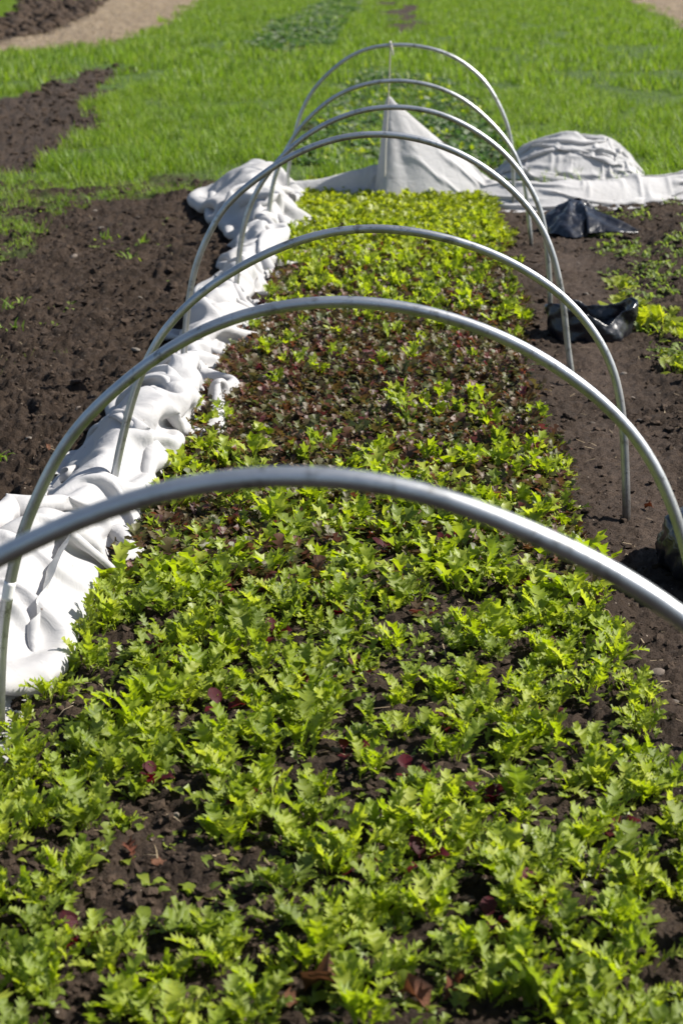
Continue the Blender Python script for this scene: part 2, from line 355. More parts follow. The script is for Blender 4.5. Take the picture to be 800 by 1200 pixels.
V_BLD = [(np.array([(-.03,0,0),(.03,0,0),(.03+.1*s_,.10+.1*b_,.5),(-.02+.1*s_,.10+.1*b_,.5),(.012+.25*s_,.22+.35*b_,.95-.2*b_),(.0+.25*s_,.22+.35*b_,.95-.2*b_)]), np.array([(0,1,2,3),(3,2,4,5)]), np.array([(-.5,0),(.5,0),(.5,.5),(-.5,.5),(.5,1),(-.5,1)])) for s_, b_ in ((-1,0),(1,.4),(.3,1),(-.4,1.4))]
V_BLADE = [leaf([(0,.045),(.4,.05),(.75,.035),(1,.004)], D(88), D([55,25,-10,70][k]), .1, 0, 140+k, 0) for k in range(4)]
V_TRI = [(np.array([(-.06,0,0),(.06,0,0),(.1*s,.25,1.)]), np.array([(0,1,2)]), np.array([(-.5,0),(.5,0),(0.,1)])) for s in (-1, 1)]
def in_bed(x, y):
    xl = np.interp(y, [2.0,2.95,3.15,3.3,3.6,4.1,4.6,5.0,6.3,7,9,10.7,11.5], [-.80,-.80,-.70,-.66,-.61,-.61,-.63,-.58,-.61,-.54,-.55,-.60,-.62])
    xr = np.interp(y, [2.0,2.4,3.0,4.0,5.0,6.5,8,9.3,10.7,11.5], [.62,.64,.645,.62,.58,.59,.62,.62,.60,.50])
    w = vnoise(x*0+y*3.1, y*.7, 77)*.05
    return (x > xl+w*.3) & (x < xr+w)
def spots(x0, x1, y0, y1, dens, mind, seed, keep):
    """blue-noise-ish spots with a keep(x,y,rand) test"""
    r = np.random.default_rng(seed); n = int((x1-x0)*(y1-y0)*dens*2.2)
    P = np.stack([r.uniform(x0, x1, n), r.uniform(y0, y1, n)], 1); k = keep(P[:, 0], P[:, 1], r.random(n)); P = P[k]
    cell = {}; out = []
    for p in P:
        c = (int(p[0]//mind), int(p[1]//mind)); ok = True
        for i in (-1, 0, 1):
            for j in (-1, 0, 1):
                for q in cell.get((c[0]+i, c[1]+j), ()):
                    if (q[0]-p[0])**2+(q[1]-p[1])**2 < mind*mind: ok = False; break
                if not ok: break
            if not ok: break
        if ok: cell.setdefault(c, []).append(p); out.append(p)
    return np.array(out)
def rosettes(P, nleaf, size, variants, seed, tilt=(-.25, .2), spread=.012):
    """leaves of many plants joined: returns V,F,uv"""
    r = np.random.default_rng(seed); n = len(P); k = r.integers(nleaf[0], nleaf[1]+1, n)
    pid = np.repeat(np.arange(n), k); N = len(pid)
    ps = r.uniform(*size, n)[pid]*r.uniform(.7, 1.15, N)
    az = r.uniform(0, 2*np.pi, N); z = height(P[:, 0], P[:, 1])[pid]-.006
    pos = np.stack([P[pid, 0]+r.normal(0, spread, N), P[pid, 1]+r.normal(0, spread, N), z], 1)
    return scatter(variants, r.integers(0, len(variants), N), pos, az, r.uniform(*tilt, N), ps)
# ------------------------------------------------------------------ hoops
HOOPS = [
 (1.72, [(-.70,0),(-.69,.15),(-.665,.36),(-.61,.57),(-.52,.74),(-.41,.85),(-.30,.915),(-.20,.965),(-.11,.997),(-.02,1.012),(.07,1.012),(.16,.998),(.25,.962),(.35,.918),(.44,.86),(.54,.77),(.63,.64),(.70,.47),(.74,.28),(.765,.1),(.77,0)]),
 (3.17, [(-.70,0),(-.69,.13),(-.68,.23),(-.65,.37),(-.62,.46),(-.55,.60),(-.50,.67),(-.40,.76),(-.32,.82),(-.24,.863),(-.15,.893),(-.07,.907),(.01,.912),(.09,.907),(.17,.893),(.25,.87),(.33,.838),(.41,.793),(.49,.735),(.56,.67),(.61,.60),(.66,.49),(.70,.36),(.725,.2),(.735,0)]),
 (4.62, [(-.725,0),(-.71,.10),(-.67,.26),(-.63,.39),(-.57,.515),(-.49,.605),(-.41,.67),(-.29,.742),(-.17,.793),(-.06,.82),(.06,.825),(.17,.812),(.29,.782),(.40,.737),(.52,.665),(.59,.60),(.66,.51),(.70,.42),(.72,.33),(.735,.2),(.75,0)]),
 (6.15, [(-.72,0),(-.71,.12),(-.70,.24),(-.68,.36),(-.66,.45),(-.62,.54),(-.58,.615),(-.53,.685),(-.46,.738),(-.34,.826),(-.26,.864),(-.19,.892),(-.11,.912),(-.04,.92),(.04,.92),(.12,.91),(.20,.89),(.28,.86),(.35,.825),(.43,.77),(.50,.71),(.57,.63),(.61,.56),(.65,.45),(.68,.31),(.70,.15),(.73,0)]),
 (7.52, [(-.67,0),(-.655,.14),(-.645,.25),(-.63,.34),(-.61,.425),(-.58,.50),(-.53,.59),(-.43,.705),(-.36,.764),(-.26,.825),(-.17,.862),(-.08,.888),(.01,.898),(.10,.894),(.18,.884),(.25,.865),(.34,.825),(.44,.765),(.53,.69),(.61,.595),(.68,.47),(.71,.33),(.73,.16),(.74,0)]),
 (9.30, [(-.69,0),(-.68,.08),(-.665,.18),(-.65,.30),(-.62,.41),(-.55,.55),(-.48,.65),(-.36,.762),(-.25,.828),(-.13,.867),(-.03,.880),(.07,.88),(.16,.868),(.27,.838),(.39,.778),(.50,.69),(.62,.565),(.69,.44),(.72,.33),(.745,.14),(.765,0)]),
 (10.75,[(-.685,0),(-.675,.15),(-.655,.31),(-.61,.51),(-.585,.59),(-.52,.71),(-.44,.80),(-.31,.908),(-.20,.962),(-.10,.984),(.03,.992),(.14,.983),(.24,.962),(.33,.93),(.42,.88),(.55,.77),(.63,.64),(.69,.51),(.715,.40),(.73,.25),(.74,0)]),
]
HL = ['nearest galvanised steel hoop, crossing the whole picture above the front greens','second galvanised steel hoop from the viewer, white tape on its left leg',
 'third steel hoop from the viewer, right leg standing in bare trodden soil','fourth steel hoop from the viewer, right leg just in front of the open black bag',
 'fifth steel hoop from the viewer, right leg just behind the open black bag','steel hoop second from the far end, standing before the string hoop','farthest steel hoop with a string tied to its top']
def catmull(P, n):
    P = np.asarray(P, float); d = np.r_[0, np.cumsum(np.linalg.norm(np.diff(P, axis=0), axis=1))]
    t = np.linspace(0, d[-1], n); out = np.stack([np.interp(t, d, P[:, k]) for k in range(P.shape[1])], 1)
    k = np.array([1, 2, 3, 4, 5, 4, 3, 2, 1.]); k /= k.sum(); w = 4
    pad = np.concatenate([2*out[0]-out[1:w+1][::-1], out, 2*out[-1]-out[-w-1:-1][::-1]])
    return np.stack([np.convolve(pad[:, c], k, 'valid') for c in range(P.shape[1])], 1)
def tube(P, r, ns=14, caps=True):
    P = np.asarray(P, float); n = len(P); T = np.gradient(P, axis=0); T /= np.linalg.norm(T, axis=1)[:, None]
    up = np.array([0, 1., 0]) if abs(T[:, 1]).max() < .9 else np.array([1., 0, 0])
    A = np.cross(T, up); A /= np.linalg.norm(A, axis=1)[:, None]; B = np.cross(T, A)
    a = np.linspace(0, 2*np.pi, ns, endpoint=False); rr = np.broadcast_to(np.asarray(r, float), (n,))
    V = P[:, None]+rr[:, None, None]*(np.cos(a)[None, :, None]*A[:, None]+np.sin(a)[None, :, None]*B[:, None])
    i = np.arange(n-1)[:, None]*ns; j = np.arange(ns)[None]; k = (j+1) % ns
    F = np.stack([i+j, i+k, i+ns+k, i+ns+j], -1).reshape(-1, 4)
    V = V.reshape(-1, 3); Fs = [F]
    if caps: Fs += [np.arange(ns)[None, ::-1], (np.arange(ns)+(n-1)*ns)[None]]
    return V, Fs
for i, (Y, pts) in enumerate(HOOPS):
    pts = [(pts[0][0]-.004, -.16)]+pts+[(pts[-1][0]+.004, -.16)]
    c = catmull([(x, 0, z) for x, z in pts], 110)
    V, F = tube(c, .0117)
    h = tag(obj('steel_hoop', mesh('steel_hoop', V, F, M['steel']), loc=(0, Y, 0)), HL[i], 'hoop', 'galvanised hoops over the bed')
    if i == 1:
        lo = c[:40]; zz = np.linspace(.298, .338, 6); c2 = np.stack([np.interp(zz, lo[:, 2], lo[:, 0]), 0*zz, zz], 1)
        V, F = tube(c2, .0122, 14); obj('tape_band', mesh('tape_band', V, F, M['tape']), h)
# string
st = [(-.036,10.75,1.004),(-.036,10.735,.99),(-.036,10.75,.972),(-.040,10.77,.93),(-.045,10.85,.78),(-.05,10.93,.66),(-.055,10.93,.55),(-.065,10.92,.35),(-.07,10.9,.03)]
V, F = tube(catmull(st, 60), .0042, 6)
s = tag(obj('tie_string', mesh('tie_string', V, F, M['twine'])), 'thin pale string hanging from the top of the farthest hoop', 'string')
a = np.linspace(0, 2*np.pi*2, 26); V, F = tube(np.stack([-.036+.006*np.cos(a*.5)+np.linspace(-.008,.008,26), 10.75+.0165*np.cos(a), .992+.0165*np.sin(a)], 1), .005, 6)
obj('knot', mesh('knot', V, F, M['twine']), s)
V, F = tube(catmull([(-.036,10.732,.985),(-.03,10.725,.975),(-.022,10.725,.955),(-.02,10.728,.93)], 12), .0042, 6); obj('loose_end', mesh('loose_end', V, F, M['twine']), s)
# ------------------------------------------------------------------ white covers: sheets with slack settled over what lies under them
def settle(X, H, x0, y0, step, gu, gv, pins=None, steps=110, iters=10, kb=.25, fric=.75, grav=.0011, local=False):
    """small position based cloth solver on a regular sheet X (nu,nv,3) resting on a height grid H"""
    X = X.copy(); motion = np.zeros_like(X); nu, nv = X.shape[:2]
    def dist(A): return np.sqrt((A*A).sum(-1))
    ru, rv = dist(X[1:]-X[:-1]), dist(X[:, 1:]-X[:, :-1])
    if not local: ru, rv = ru*0+ru.mean(1, keepdims=True), rv*0+rv.mean(1, keepdims=True)
    d1, d2 = dist(X[1:, 1:]-X[:-1, :-1]), dist(X[:-1, 1:]-X[1:, :-1])
    pin = X[pins].copy() if pins is not None else None
    def con(A, B, L, k):
        d = B-A; l = dist(d)+1e-9; c = d*((l-L)/l*k*.5)[..., None]; return c
    for s in range(steps):
        g = smoothstep(0, .6, s/steps)
        GU, GV = 1+(gu-1)*g, 1+(gv-1)*g
        Lu, Lv = ru*(GU if np.ndim(GU) == 0 else GU), rv*GV
        old = X.copy(); motion[..., 2] -= grav; X = X+motion
        ld = np.sqrt(((Lu[:, :-1]+Lu[:, 1:])*.5)**2+((Lv[:-1]+Lv[1:])*.5)**2)
        l1, l2 = (d1*(GU+GV)[:d1.shape[0]]*.5 if np.ndim(GV) else d1*(GU+GV)*.5, d2*(GU+GV)[:d1.shape[0]]*.5 if np.ndim(GV) else d2*(GU+GV)*.5) if local else (ld, ld)
        for it in range(iters):
            for o in (0, 1):
                c = con(X[o:-1:2], X[o+1::2], Lu[o::2], 1.); X[o:-1:2] += c; X[o+1::2] -= c
                c = con(X[:, o:-1:2], X[:, o+1::2], Lv[:, o::2], 1.); X[:, o:-1:2] += c; X[:, o+1::2] -= c
            c = con(X[:-1, :-1], X[1:, 1:], l1, .45); X[:-1, :-1] += c; X[1:, 1:] -= c
            c = con(X[1:, :-1], X[:-1, 1:], l2, .45); X[1:, :-1] += c; X[:-1, 1:] -= c
            if it % 2 == 0:
                c = con(X[:-2], X[2:], Lu[1:]+Lu[:-1], kb); X[:-2] += c; X[2:] -= c
                c = con(X[:, :-2], X[:, 2:], Lv[:, 1:]+Lv[:, :-1], kb); X[:, :-2] += c; X[:, 2:] -= c
                if kb > .1:
                    L4 = Lv[:, 3:]+Lv[:, 2:-1]+Lv[:, 1:-2]+Lv[:, :-3]; c = con(X[:, :-4], X[:, 4:], L4, kb*.35); X[:, :-4] += c; X[:, 4:] -= c
            if pin is not None: X[pins] = pin
            fx, fy = (X[..., 0]-x0)/step, (X[..., 1]-y0)/step
            ix, iy = np.clip(fx.astype(int), 0, H.shape[0]-2), np.clip(fy.astype(int), 0, H.shape[1]-2); fx, fy = np.clip(fx-ix, 0, 1), np.clip(fy-iy, 0, 1)
            h = (H[ix, iy]*(1-fx)+H[ix+1, iy]*fx)*(1-fy)+(H[ix, iy+1]*(1-fx)+H[ix+1, iy+1]*fx)*fy+.006
            hit = X[..., 2] < h
            X[..., 2] = np.where(hit, h, X[..., 2])
            if it == iters-1: X[..., :2] -= (X[..., :2]-old[..., :2])*(hit*fric)[..., None]
        motion = (X-old)*.90
        m = dist(motion); motion *= np.minimum(1, .02/(m+1e-9))[..., None]
    return X
def wavg(x, P, c, d):
    return sum(np.interp(x+o, P[:, 0], P[:, c]) for o in np.linspace(-d, d, 9))/9
def cover(name, X, label):
    nu, nv = X.shape[:2]; idx = np.arange(nu*nv).reshape(nu, nv)
    F = np.stack([idx[:-1, :-1], idx[:-1, 1:], idx[1:, 1:], idx[1:, :-1]], -1).reshape(-1, 4)
    o = tag(obj(name, mesh(name, X, F, M['cloth'])), label, 'row cover')
    m = o.modifiers.new('smooth', 'SUBSURF'); m.levels = 1; m.render_levels = 1
    return o
def left_cover():
    P = np.array([(2.6,-1.030,0.240,0.13),(3.2,-0.960,0.230,0.15),(3.55,-0.870,0.200,0.17),(4.1,-0.800,0.140,0.18),(4.64,-0.785,0.105,0.17),(5.1,-0.720,0.120,0.17),(5.4,-0.705,0.125,0.17),(5.7,-0.690,0.090,0.16),(6.2,-0.725,0.035,0.11),(6.5,-0.700,0.040,0.12),(7,-0.655,0.095,0.15),(7.5,-0.680,0.070,0.15),(8,-0.690,0.050,0.12),(8.6,-0.670,0.070,0.15),(9.3,-0.675,0.065,0.14),(9.75,-0.740,0.130,0.17),(10.3,-0.860,0.230,0.2),(10.8,-0.910,0.240,0.22),(11.5,-0.935,0.185,0.15)])
    st = .02; gx, gy = np.meshgrid(np.arange(-1.7, -.3, st), np.arange(2.4, 11.9, st), indexing='ij')
    c, h, t = (wavg(gy, P, k, .12) for k in (1, 2, 3)); d = (gx-c)/h
    lump = 1+.55*vnoise(gx*4.2+7, gy*1.5, 5)+.25*vnoise(gx*9, gy*7, 6)
    H = np.maximum(t*np.clip(1-np.abs(d)**2.4, 0, 1)*np.clip(lump, .3, 1.7)*(gy < 11.45)*(gy > 2.7), 0)
    nu, nv = 430, 56; u = 2.72*(11.42/2.72)**np.linspace(0, 1, nu)**.85; v = np.linspace(-1, 1, nv)
    U, Vv = np.meshgrid(u, v, indexing='ij'); w = wavg(u, P, 2, .12)[:, None]*(1.12+.1*vnoise(u*2, u*0, 3))[:, None]
    x = wavg(u, P, 1, .12)[:, None]+Vv*w; y = U+.06*vnoise(Vv*2, U*1.5, 14)
    i, j = ((x+1.7)/st).astype(int), ((y-2.4)/st).astype(int)
    q = U*5.2+Vv*3.2*np.sin(U*1.7); r = Vv*3.6+.9*vnoise(U*1.6, Vv, 4)+2.6*np.sin(U*.95)
    z = H[i, j]+.02+.018*np.abs(vnoise(q*.9, r, 12))+.05*np.abs(vnoise(q*.3+9, r*1.25, 13))+.020*np.abs(vnoise(q*.9+3, r*2.4, 15))
    gv = 1.5+.3*vnoise(u*1.1, u*0+2.2, 19)[:, None]; gu = 1.16
    return settle(np.stack([x, y, z], -1), H, -1.7, 2.4, st, gu, gv, kb=.16, fric=.92)
def end_cover():
    P = np.array([(-.9,11.16,.09,.10),(-.62,11.15,.09,.12),(-.35,11.14,.09,.15),(-.16,11.14,.09,.19),(-.05,11.13,.10,.20),(0,11.11,.2,.05),(.3,11.07,.23,.05),(.55,11.02,.25,.11),(.75,10.93,.25,.13),(1.0,10.88,.24,.14),(1.3,11.0,.20,.13),(1.65,11.2,.17,.16),(2.1,11.42,.17,.13),(2.7,11.65,.18,.15),(3.3,11.85,.17,.12)])
    st = .02; gx, gy = np.meshgrid(np.arange(-1.1, 3.6, st), np.arange(10.2, 12.6, st), indexing='ij')
    yc = wavg(gx, P, 1, .18); hw = wavg(gx, P, 2, .06); t = wavg(gx, P, 3, .03); d = (gy-yc)/hw
    roll = t*np.clip(1-np.abs(d)**1.8, 0, 1)*(1+.18*vnoise(gx*5, gy*5, 3))
    dx, dy = gx+.055, gy-11.10; ang = np.arctan2(dy, dx)
    rx = np.where(dx > 0, .86, .10); spread_r = np.sqrt((dx/rx)**2+(dy/np.where(dy < 0, .30, .24))**2)
    peaked = .665*np.clip(1-spread_r, 0, 1)**1.22*(1+.10*np.sin(ang*9+1)*np.clip(spread_r, 0, .6))
    right = np.maximum(np.where(gx > -.1, roll*smoothstep(.2, .6, gx), 0), peaked)*(gx < 3.2)
    left = roll*(gx < 0)*(gx > -.8)
    def sheet(H, xs, hw, nv, sy, gu, gv, pins, kb, seed, amp):
        v = np.linspace(-1, 1, nv); U, Vv = np.meshgrid(xs, v, indexing='ij')
        y = wavg(U, P, 1, .18)+Vv*hw[:, None]*(1+.12*vnoise(xs*3, xs*0, 5))[:, None]; x = U+0*y
        fi, fj = (x+1.1)/st, (y-10.2)/st; i, j = fi.astype(int), fj.astype(int); fi, fj = fi-i, fj-j
        z = (H[i, j]*(1-fi)+H[i+1, j]*fi)*(1-fj)+(H[i, j+1]*(1-fi)+H[i+1, j+1]*fi)*fj
        z = z+.012+amp*np.abs(vnoise(U*1.6, Vv*sy+vnoise(U*1.5, Vv, 8)*1.2, seed))+.005*np.abs(vnoise(U*5, Vv*5, 13))
        return settle(np.stack([x, y, z], -1), H, -1.1, 10.2, st, gu, gv, pins, kb=kb, local=True)
    xs = np.r_[np.linspace(-.145, -.045, 14), np.linspace(-.045, 3.12, 170)[1:]]
    hw = np.interp(xs, [-.15, -.05, .1, .6, 1.2, 3.2], [.24, .33, .34, .34, .28, .24]); k = int(np.argmin(np.abs(xs+.052)))
    gv = np.interp(xs, [-.15, 0, .3, .6, 1.2, 3], [1.02, 1.06, 1.12, 1.3, 1.5, 1.5])[:, None]
    A = sheet(right, xs, hw, 56, 5.0, 1.02, gv, (np.array([k, k, k+1]), np.array([27, 28, 28])), .05, 12, .014)
    xs = np.linspace(-.77, -.07, 46); B = sheet(left, xs, 0*xs+.14, 30, 7., 1.0, 1.75+0*xs[:, None], None, .05, 33, .016)
    return A, B
def heap_cover():
    st = .02; gx, gy = np.meshgrid(np.arange(.3, 2.2, st), np.arange(11.5, 13.1, st), indexing='ij')
    yc = 12.22+.04*np.sin(gx*5); t = np.interp(gx, [.66,.80,.95,1.2,1.42,1.58,1.74], [.02,.14,.25,.31,.28,.18,.02]); d = (gy-yc)/.33
    H = t*np.clip(1-np.abs(d)**2, 0, 1)*(1+.10*vnoise(gx*5, gy*7, 4))*(gx > .66)*(gx < 1.76)
    nu, nv = 70, 96; u = np.linspace(.70, 1.72, nu); v = np.linspace(-1, 1, nv); U, Vv = np.meshgrid(u, v, indexing='ij')
    w = .40-.2*np.abs((u-1.22)/.52)**3; y = 12.22+Vv*w[:, None]; x = U+.04*vnoise(Vv*2, U*3, 9)
    i, j = ((x-.3)/st).astype(int), ((y-11.5)/st).astype(int)
    z = H[i, j]+.012+.032*np.abs(vnoise(U*1.1+3, Vv*11+vnoise(U*2, Vv, 3)*.7, 12))
    return settle(np.stack([x, y, z], -1), H, .3, 11.5, st, 1.06, 1.9, kb=.03)
cover('row_cover', left_cover(), 'long crumpled white fabric cover bunched along the left side of the bed')
A_, B_ = end_cover()
ec = cover('row_cover', A_, 'white fabric cover at the far end, lifted to a peak under the string')
b_ = cover('twisted_strip', B_, None); b_.parent = ec; del b_['category']
cover('row_cover', heap_cover(), 'heaped roll of white fabric lying on the grass behind the right end')
# ------------------------------------------------------------------ salad plants: the nearest 300 each with its leaves
L_MIZ = {c: [mesh('leaf', *v[:2], M[c], True, v[2]) for v in V_MIZ] for c in ('lime', 'green')}
def gapmask(x, y, q):
    k = np.ones(x.shape, bool)
    for g in GAPS: k &= ~(inpoly(x+vnoise(x*9, y*9, 3)*.04, y+vnoise(x*9, y*9, 8)*.05, g) & (q > .09))
    for g in THIN: k &= ~(inpoly(x+vnoise(x*9, y*9, 3)*.04, y, g) & (q > .40))
    n = fbm(x*3.2, y*3.2, 51, 3)
    return k & (q < np.clip(.70+1.5*n-.10*smoothstep(3.3, 2.4, y), .08, 1))
def vis(x, y): return (x > -.205*y-.16) & (x < .205*y+.17)
PL = spots(-.85, .7, 2.0, 5.25, 260, .050, 7, lambda x, y, q: in_bed(x, y) & gapmask(x, y, q) & (q < 1-.9*smoothstep(4.0, 4.85, y+.45*vnoise(x*2.5, y*2, 12)-.35*(x-.1))))
PL = PL[np.argsort(PL[:, 1])]
FRONT = PL[vis(PL[:, 0], PL[:, 1])][:300]
BACK = PL[[i for i in range(len(PL)) if not any((PL[i] == f).all() for f in FRONT)]]
def region(x, y):
    for g, n in zip(GAPS, ['round the bare centre gap', 'by the bare left gap', 'by the low left bare patch', 'by the brown litter below', 'in the bottom left corner']):
        cx, cy = np.mean(g, 0)
        if (x-cx)**2+(y-cy)**2 < .17**2: return n
    xl = np.interp(y, CLOTH_C[:, 0], CLOTH_C[:, 1])
    if x < xl+.42: return 'beside the white cover'
    if x > .45: return 'on the bed edge by the path' if y > 2.75 else 'near the bottom right corner'
    d = 'lowest rows' if y < 2.5 else ('front rows' if y < 2.9 else ('rows above the gaps' if y < 3.3 else 'rows by nearest hoop'))
    return ('in left half, ' if x < -.16 else 'in bed middle, ' if x < .14 else 'in right half, ')+d
pr = np.random.default_rng(23); NF = 0
zf = height(FRONT[:, 0], FRONT[:, 1]); PLANTS = []
for i, (x, y) in enumerate(FRONT):
    sz = pr.uniform(.052, .094); small = sz < .064; big = sz > .082
    col = 'lime' if pr.random() < .70 else 'green'; n = int(pr.integers(11, 19))-(1 if small else 0)
    e = obj('mustard_plant', None, loc=(x, y, zf[i]-.006)); e.empty_display_size = .03
    tag(e, ('small ' if small else 'large ' if big else 'medium ')+col+(' sparse' if n < 13 else ' bushy' if n > 15 else '')+' salad plant '+region(x, y), 'salad plant', 'jagged leaf salad plants in the front of the bed')
    a0 = pr.uniform(0, 6.28); PLANTS.append(e)
    for k in range(n):
        o = obj('leaf', L_MIZ[col][int(pr.integers(0, 9))], e)
        s_ = sz*pr.uniform(.6, 1.15)*(1.0 if k else 1.1); o.scale = (s_*pr.uniform(.8, 1.15), s_, s_)
        o.rotation_euler = (-abs(pr.normal(0, .30)), pr.uniform(-.25, .25), a0+k*2.4+pr.normal(0, .3)); o.location = (pr.normal(0, .012), pr.normal(0, .012), 0)
ORD = ['second', 'third', 'fourth', 'fifth', 'sixth', 'seventh', 'eighth']
def single_out(things):
    by = {}
    for e in things: by.setdefault(e['label'], []).append(e)
    for lab, es in by.items():
        es.sort(key=lambda e: e.location.x); n = len(es)
        for k, e in enumerate(es):
            if n > 1: e['label'] = lab+', '+('leftmost' if k == 0 else 'rightmost' if k == n-1 else ORD[k-1]+' from left')
single_out(PLANTS)
def stuff(name, label, parts, mats, smooth=True):
    Vs, Fs, Us, mi, off = [], [], [], [], 0
    for k, (v, f, u) in enumerate(parts):
        Vs.append(v); Fs.append(f+off); Us.append(u); off += len(v); mi.append(np.full(len(f), k))
    ar = [np.concatenate(Fs)] if len({f.shape[1] for f in Fs}) == 1 else Fs
    me = mesh(name, np.concatenate(Vs), ar, [M[m] for m in mats], smooth, np.concatenate(Us), mi=np.concatenate(mi))
    return tag(obj(name, me), label, kind='stuff')
nb = len(BACK); pm = np.random.default_rng(3).random(nb) < .72
parts = [rosettes(BACK[pm], (8, 12), (.06, .105), V_MIZF, 5, (-.7, .1)), rosettes(BACK[~pm], (8, 12), (.06, .10), V_MIZF, 6, (-.7, .1))]
stuff('salad_greens', 'bright green jagged salad leaves further back in the bed', parts, ['lime', 'green'])
# low small leaves and seedlings between the plants
LOW = spots(-.85, .7, 2.0, 5.2, 420, .022, 17, lambda x, y, q: in_bed(x, y) & (q < .25+.5*smoothstep(-.2, .4, vnoise(x*4, y*4, 55))) & ~(inpoly(x, y, GAPS[0]) & (q > .12)))
stuff('seedlings', 'small low seedlings between the salad plants', [rosettes(LOW, (3, 6), (.02, .05), V_FRL+V_BRD, 15, (-.5, .1))], ['green'])
# mixed purple mustard carpet and the greens standing in it
def purple_keep(x, y, q):
    p = smoothstep(3.8, 4.7, y+.45*vnoise(x*2.5, y*2, 12)-.35*(x-.1))*(1-.72*smoothstep(7.0, 7.9, y))*(1-smoothstep(9.2, 10.0, y))
    return in_bed(x, y) & (q < p)
PU = spots(-.7, .72, 3.8, 10.4, 950, .025, 31, purple_keep)
stuff('purple_mustard', 'low frilly brown and purple mustard leaves filling the middle of the bed', [rosettes(PU, (5, 6), (.036, .066), V_FRL, 33, (-.35, .1), .008)], ['purple'])
def lime_keep(x, y, q):
    n = smoothstep(.0, .5, vnoise(x*3.3, y*2.1, 61)); e = smoothstep(.28, .5, np.abs(x+.02))
    p = .02+.10*n+.32*e*n+.30*smoothstep(5.2, 4.4, y-.3*x)+.35*smoothstep(5.9, 5.2, y-.5*(x > .05)+.3*vnoise(x*4, y*4, 66))*smoothstep(-.3, .3, x)*n+.30*smoothstep(7.0, 8.0, y)
    return in_bed(x, y) & (q < p)
LI = spots(-.7, .72, 4.5, 10.2, 210, .045, 41, lime_keep)
lm = np.random.default_rng(4).random(len(LI)) < .6
stuff('mixed_greens', 'taller lime green salad plants standing in the purple mustard', [rosettes(LI[lm], (6, 9), (.06, .10), V_MIZF, 43), rosettes(LI[~lm], (6, 9), (.05, .09), V_MIZF, 44)], ['lime', 'green'])
FA = spots(-.75, .72, 8.6, 11.75, 800, .028, 51, lambda x, y, q: in_bed(x, y) & (q < smoothstep(8.5, 9.9, y+.4*vnoise(x*2, y*2, 12))))
stuff('frilled_greens', 'dense yellow green frilly salad leaves at the far end of the bed', [rosettes(FA, (5, 7), (.05, .085), V_FRL+V_MIZF[:3], 53)], ['yellow'])
# dark red leaf plants
RP = [(.14,2.95),(.02,3.02),(-.16,2.79),(.30,2.86),(.17,2.62),(-.33,2.86),(-.17,3.62),(.03,3.45),(-.02,3.78),(.12,3.98),(-.30,3.98),(-.36,4.08),(.22,4.3),(.33,3.72),(-.24,4.3),(-.06,3.35),(.36,2.5),(.52,2.75),(.47,3.6),(-.48,3.1),(.22,3.15),(-.25,3.25),(.08,4.25),(-.5,4.0),(.4,4.0),(.28,2.42),(.05,2.6),(-.38,2.38),(.42,3.2),(.26,3.36),(-.1,4.5),(.3,4.6),(-.4,3.5)]
REDS = []; L_RED = [mesh('leaf', *v[:2], M['red'], True, v[2]) for v in V_RND]
for i, (x, y) in enumerate(RP):
    e = obj('red_leaf_plant', None, loc=(x, y, float(height(np.array([x]), np.array([y]))[0])-.004))
    tag(e, 'dark red round leaf seedling '+region(x, y), 'salad plant', 'red leaf seedlings among the greens')
    for k in range(int(pr.integers(3, 6))):
        o = obj('leaf', L_RED[k % 4], e); s_ = pr.uniform(.045, .07); o.scale = (s_*.75, s_, s_); o.rotation_euler = (pr.uniform(-.15, .3), 0, k*2.2+pr.uniform(0, 1))
    REDS.append(e)
single_out(REDS)
# ------------------------------------------------------------------ grass, weeds, straw, strips beyond the bed
def field(y0, y1, n, seed, dens=None):
    r = np.random.default_rng(seed); y = np.sqrt(r.uniform(y0*y0, y1*y1, n)); x = r.uniform(-.245, .215, n)*y+r.uniform(-.5, .5, n)
    g = grass_mask(x, y); hole = smoothstep(-.42, .12, fbm(x*1.0, y*.6, 71, 4)+.16*(1-smoothstep(0.2, 1.5, x)))
    k = r.random(n) < g*(.25+.75*hole); return x[k], y[k], hole[k], r
def grass(y0, y1, n, var, hgt, seed, wide=1.):
    x, y, hole, r = field(y0, y1, n, seed)
    c = vnoise(x*1.1, y*.8, 80)*.35+vnoise(x*2.3, y*2.3, 81)*.45+vnoise(x*6, y*6, 82)*.35
    s = hgt*np.clip(1+c, .4, 1.7)*r.uniform(.6, 1.2, len(x))*(.5+.5*hole)*smoothstep(-.4, .9, y-11.6+.4)
    s = np.maximum(s, .025)
    pos = np.stack([x, y, height(x, y)-.005], 1)
    return scatter(var, r.integers(0, len(var), len(x)), pos, r.uniform(0, 6.28, len(x)), r.uniform(-.45, .25, len(x)), s)
stuff('grass', 'bright green cover crop grass beyond the bed, near part', [grass(11.2, 20, 150000, V_BLD, .105, 91)], ['grass'])
V_TW = [(v*np.array([1.5,1,1]), f, u) for v, f, u in V_TRI]
stuff('grass', 'bright green cover crop grass filling the far field', [grass(20, 66, 330000, V_TW, .12, 92)], ['grass'])
def weeds(poly, n, seed, var, size, thr, nl=(4, 7), tilt=(-.6, .1)):
    P = np.array(R[poly]); r = np.random.default_rng(seed); x = r.uniform(P[:, 0].min(), P[:, 0].max(), n); y = r.uniform(P[:, 1].min(), P[:, 1].max(), n)
    k = inpoly(x, y, R[poly]) & (fbm(x*1.6, y*1.6, seed, 3) > thr)
    return rosettes(np.stack([x[k], y[k]], 1), nl, size, var, seed+1, tilt)
stuff('low_weeds', 'patchy low weeds on the soil right of the path', [weeds('weed_right', 3300, 101, V_FRL+V_BRD, (.025, .058), -.04, (4, 5))], ['weed'])
